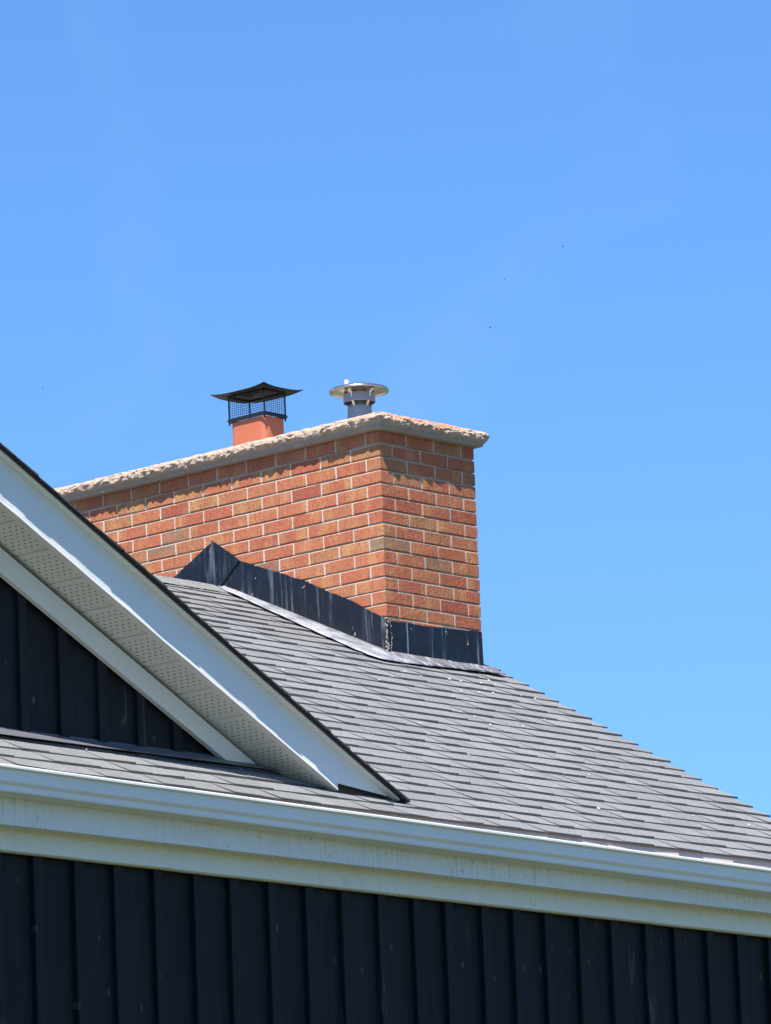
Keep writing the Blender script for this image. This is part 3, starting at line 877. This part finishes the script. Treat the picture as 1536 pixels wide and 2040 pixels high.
# ------------------------------------------------------------------ clay flue and its cage cowl
flue = empty('clay_flue', (.345, 1.12, .085), 'orange clay flue tile on the stone cap under a black mesh cowl', 'flue')
def rrect(x0, x1, y0, y1, r, n=6):
    out = []
    for (cx, cy, a0) in ((x1 - r, y1 - r, 0), (x0 + r, y1 - r, 90), (x0 + r, y0 + r, 180), (x1 - r, y0 + r, 270)):
        for i in range(n + 1):
            a = math.radians(a0 + 90 * i / n); out.append((cx + r * math.cos(a), cy + r * math.sin(a)))
    return out
fx0, fx1, fy0, fy1 = .262, .424, 1.012, 1.260
fz = .292
o1 = rrect(fx0, fx1, fy0, fy1, .038); i1 = rrect(fx0 + .018, fx1 - .018, fy0 + .018, fy1 - .018, .026); n = len(o1)
vs = [(x, y, .05) for x, y in o1] + [(x, y, fz) for x, y in o1] + [(x, y, fz) for x, y in i1] + [(x, y, .09) for x, y in i1]
fs = [(k * n + i, k * n + (i + 1) % n, (k + 1) * n + (i + 1) % n, (k + 1) * n + i) for k in range(3) for i in range(n)]
me = mesh('flue_tile', vs, fs, True)
o = link('flue_tile', me, MCL, flue); o.location = -flue.location
md = o.modifiers.new('e', 'EDGE_SPLIT'); md.split_angle = .9
cowl = empty('mesh_cowl', (.345, 1.12, fz), 'black steel chimney cowl with wire mesh sides on the orange clay flue', 'chimney cowl')
def Lc(o): o.location -= cowl.location; return o
cx0, cx1, cy0, cy1 = .252, .412, 1.002, 1.254; cz0, cz1 = .300, .434
g = Geo()
b = .0045
g.box(cx0 - .002, cx1 + .002, cy0 - .002, cy0 + .003, cz0 - .008, cz0 + .010); g.box(cx0 - .002, cx1 + .002, cy1 - .003, cy1 + .002, cz0 - .008, cz0 + .010)
g.box(cx0 - .002, cx0 + .003, cy0 + .0032, cy1 - .0032, cz0 - .008, cz0 + .010); g.box(cx1 - .003, cx1 + .002, cy0 + .0032, cy1 - .0032, cz0 - .008, cz0 + .010)
o = g.make('cowl_base', MK, cowl); Lc(o)
g = Geo()
g.box(cx0, cx1, cy0, cy0 + .004, cz1 - .014, cz1); g.box(cx0, cx1, cy1 - .004, cy1, cz1 - .014, cz1)
g.box(cx0, cx0 + .004, cy0 + .0042, cy1 - .0042, cz1 - .014, cz1); g.box(cx1 - .004, cx1, cy0 + .0042, cy1 - .0042, cz1 - .014, cz1)
o = g.make('cowl_band', MK, cowl); Lc(o)
for (x, y) in ((cx0, cy0), (cx1 - .006, cy0), (cx0, cy1 - .006), (cx1 - .006, cy1 - .006)):
    g = Geo(); g.box(x, x + .006, y, y + .006, cz0 - .022, cz1 - .002); o = g.make('cowl_post', MK, cowl); Lc(o)
for (x, y) in ((cx0, cy0), (cx1, cy0), (cx0, cy1), (cx1, cy1)):
    g = Geo(); g.tube((x - .006, y, cz0 + .002), (x + .008, y, cz0 + .002), .004, 6); o = g.make('bolt', MK, cowl); Lc(o)
g = Geo(); wr = .0008
def wires(p0, p1):
    p0 = Vector(p0); p1 = Vector(p1); L = (p1 - p0).length; n = max(2, int(L / .0135))
    for i in range(1, n):
        c = p0 + (p1 - p0) * i / n; g.tube((c.x, c.y, cz0), (c.x, c.y, cz1 - .01), wr, 4, cap=False)
    for k in range(1, 11):
        z = cz0 + (cz1 - cz0) * k / 11
        g.tube((p0.x, p0.y, z), (p1.x, p1.y, z), wr, 4, cap=False)
e = .002
wires((cx0 + e, cy0 + e, 0), (cx1 - e, cy0 + e, 0)); wires((cx0 + e, cy1 - e, 0), (cx1 - e, cy1 - e, 0))
wires((cx0 + e, cy0 + e, 0), (cx0 + e, cy1 - e, 0)); wires((cx1 - e, cy0 + e, 0), (cx1 - e, cy1 - e, 0))
o = g.make('wire_mesh', MK, cowl, kind='stuff'); Lc(o)
# hood: low pyramid with flared, slightly upturned rim
hx0, hx1, hy0, hy1 = .196, .486, .945, 1.320
N = 22; vs = []
for i in range(N + 1):
    for j in range(N + 1):
        u = i / N * 2 - 1; v = j / N * 2 - 1
        x = (hx0 + hx1) / 2 + u * (hx1 - hx0) / 2; y = (hy0 + hy1) / 2 + v * (hy1 - hy0) / 2
        d = max(abs(u), abs(v)); cr = min(abs(u), abs(v))
        z = .434 + .038 * (1 - d) ** 1.0 + .010 * max(0, d - .75) / .25 * 0 - .0
        z += .014 * cr ** 3 * d ** 4 - .003 * d ** 6
        vs.append((x, y, z))
fs = [(i * (N + 1) + j, (i + 1) * (N + 1) + j, (i + 1) * (N + 1) + j + 1, i * (N + 1) + j + 1) for i in range(N) for j in range(N)]
g = Geo(); g.add(vs, fs); o = g.make('hood', MK, cowl, recalc=False); Lc(o)
md = o.modifiers.new('s', 'SOLIDIFY'); md.thickness = .0035; md.offset = -1

# ------------------------------------------------------------------ round steel vent
vent = empty('vent_cap', (.35, .44, .085), 'round silver vent terminal with flat disc near the chimney corner', 'vent')
VC = (.35, .44, 0)
def V(o): o.location -= vent.location; return o
g = Geo(); g.lathe([(.072, .06), (.070, .095), (.060, .235), (.0585, .250), (.053, .250), (.056, .20)], VC, 48); o = g.make('vent_collar', MSG, vent, smooth=True); V(o)
g = Geo(); g.lathe([(.079, .262), (.0805, .264), (.0795, .306), (.077, .306), (.077, .264), (.079, .262)], VC, 48); o = g.make('vent_ring', MSG, vent); V(o)
g = Geo(); g.lathe([(.040, .235), (.040, .300)], VC, 32); o = g.make('inner_pipe', MSG, vent, smooth=True, recalc=False); V(o)
g = Geo(); g.lathe([(.0, .300), (.05, .304), (.085, .318), (.120, .326), (.144, .321), (.148, .317), (.152, .320), (.150, .327), (.143, .333), (.10, .346), (.05, .352), (.0, .353)], VC, 72); o = g.make('vent_disc', MST, vent, smooth=True); V(o)
for a in (195, 262, 335, 80):
    c, s = math.cos(math.radians(a)), math.sin(math.radians(a)); t = Vector((-s, c, 0)) * .006
    def P3(r, z): return Vector((VC[0] + c * r, VC[1] + s * r, z))
    g = Geo()
    pl = [P3(.081, .282), P3(.083, .300), P3(.105, .318)]
    for p, q in zip(pl, pl[1:]):
        nn = Vector((c, s, 0)) * .0015
        g.hexa([p - t, p + t, p + t + nn, p - t + nn, q - t, q + t, q + t + nn, q - t + nn])
    pl = [P3(.056, .225), P3(.0595, .245), P3(.076, .270)]
    for p, q in zip(pl, pl[1:]):
        nn = Vector((c, s, 0)) * .0015
        g.hexa([p - t, p + t, p + t + nn, p - t + nn, q - t, q + t, q + t + nn, q - t + nn])
    o = g.make('bracket', MST, vent); V(o)
g = Geo(); c, s = math.cos(math.radians(133)), math.sin(math.radians(133))
px, py = VC[0] + c * .06, VC[1] + s * .06; g.box(px - .008, px + .008, py - .008, py + .008, .340, .384); o = g.make('tab', MW, vent); V(o); bevel(o, .003, 2)

# ------------------------------------------------------------------ birds, far off and tiny
def bird_mesh(k):
    vs = [(0, -.07, 0), (.012, -.03, .012), (-.012, -.03, .012), (0, -.03, -.01), (.013, .03, .01), (-.013, .03, .01), (0, .03, -.012), (.016, .10, .002), (-.016, .10, .002),
          (.07, -.02, .03 + k), (.17, .035, .015 + 2 * k), (.07, .025, .03 + k), (-.07, -.02, .03 + k), (-.17, .035, .015 + 2 * k), (-.07, .025, .03 + k)]
    fs = [(0, 1, 2), (0, 3, 1), (0, 2, 3), (1, 4, 5, 2), (1, 3, 6, 4), (2, 5, 6, 3), (4, 7, 8, 5), (4, 6, 7), (5, 8, 6), (6, 8, 7),
          (1, 9, 11, 4), (9, 10, 11), (2, 5, 14, 12), (12, 14, 13)]
    return mesh('bird', vs, fs)
MBD = m_simple('feathers', (.05, .05, .055), .8)
bl = [((977, 652), 'bird just above and right of the steel vent, largest speck'), ((1004, 558), 'small dark bird high over the right end of the chimney'),
      ((1122, 492), 'tiny bird in the middle right of the sky'), ((85, 772), 'lone tiny bird low in the sky at the left'), ((967, 107), 'topmost tiny bird near the top of the sky')]
for k, ((px, py), lab) in enumerate(bl):
    d = (FWD + RT * ((px - 768) / 12226.9) + UP * ((1020 - py) / 12226.9)); D = 300 + 35 * k
    o = link('bird', bird_mesh(.03 * (k % 3) - .02), MBD); o.location = CAMP + d * D; o.scale = (.75, .75, .75); o.rotation_euler = (.2 * k, .3 - .2 * k, 1.1 * k + .4)
    o['label'] = lab; o['category'] = 'bird'; o['group'] = 'tiny birds in the sky'
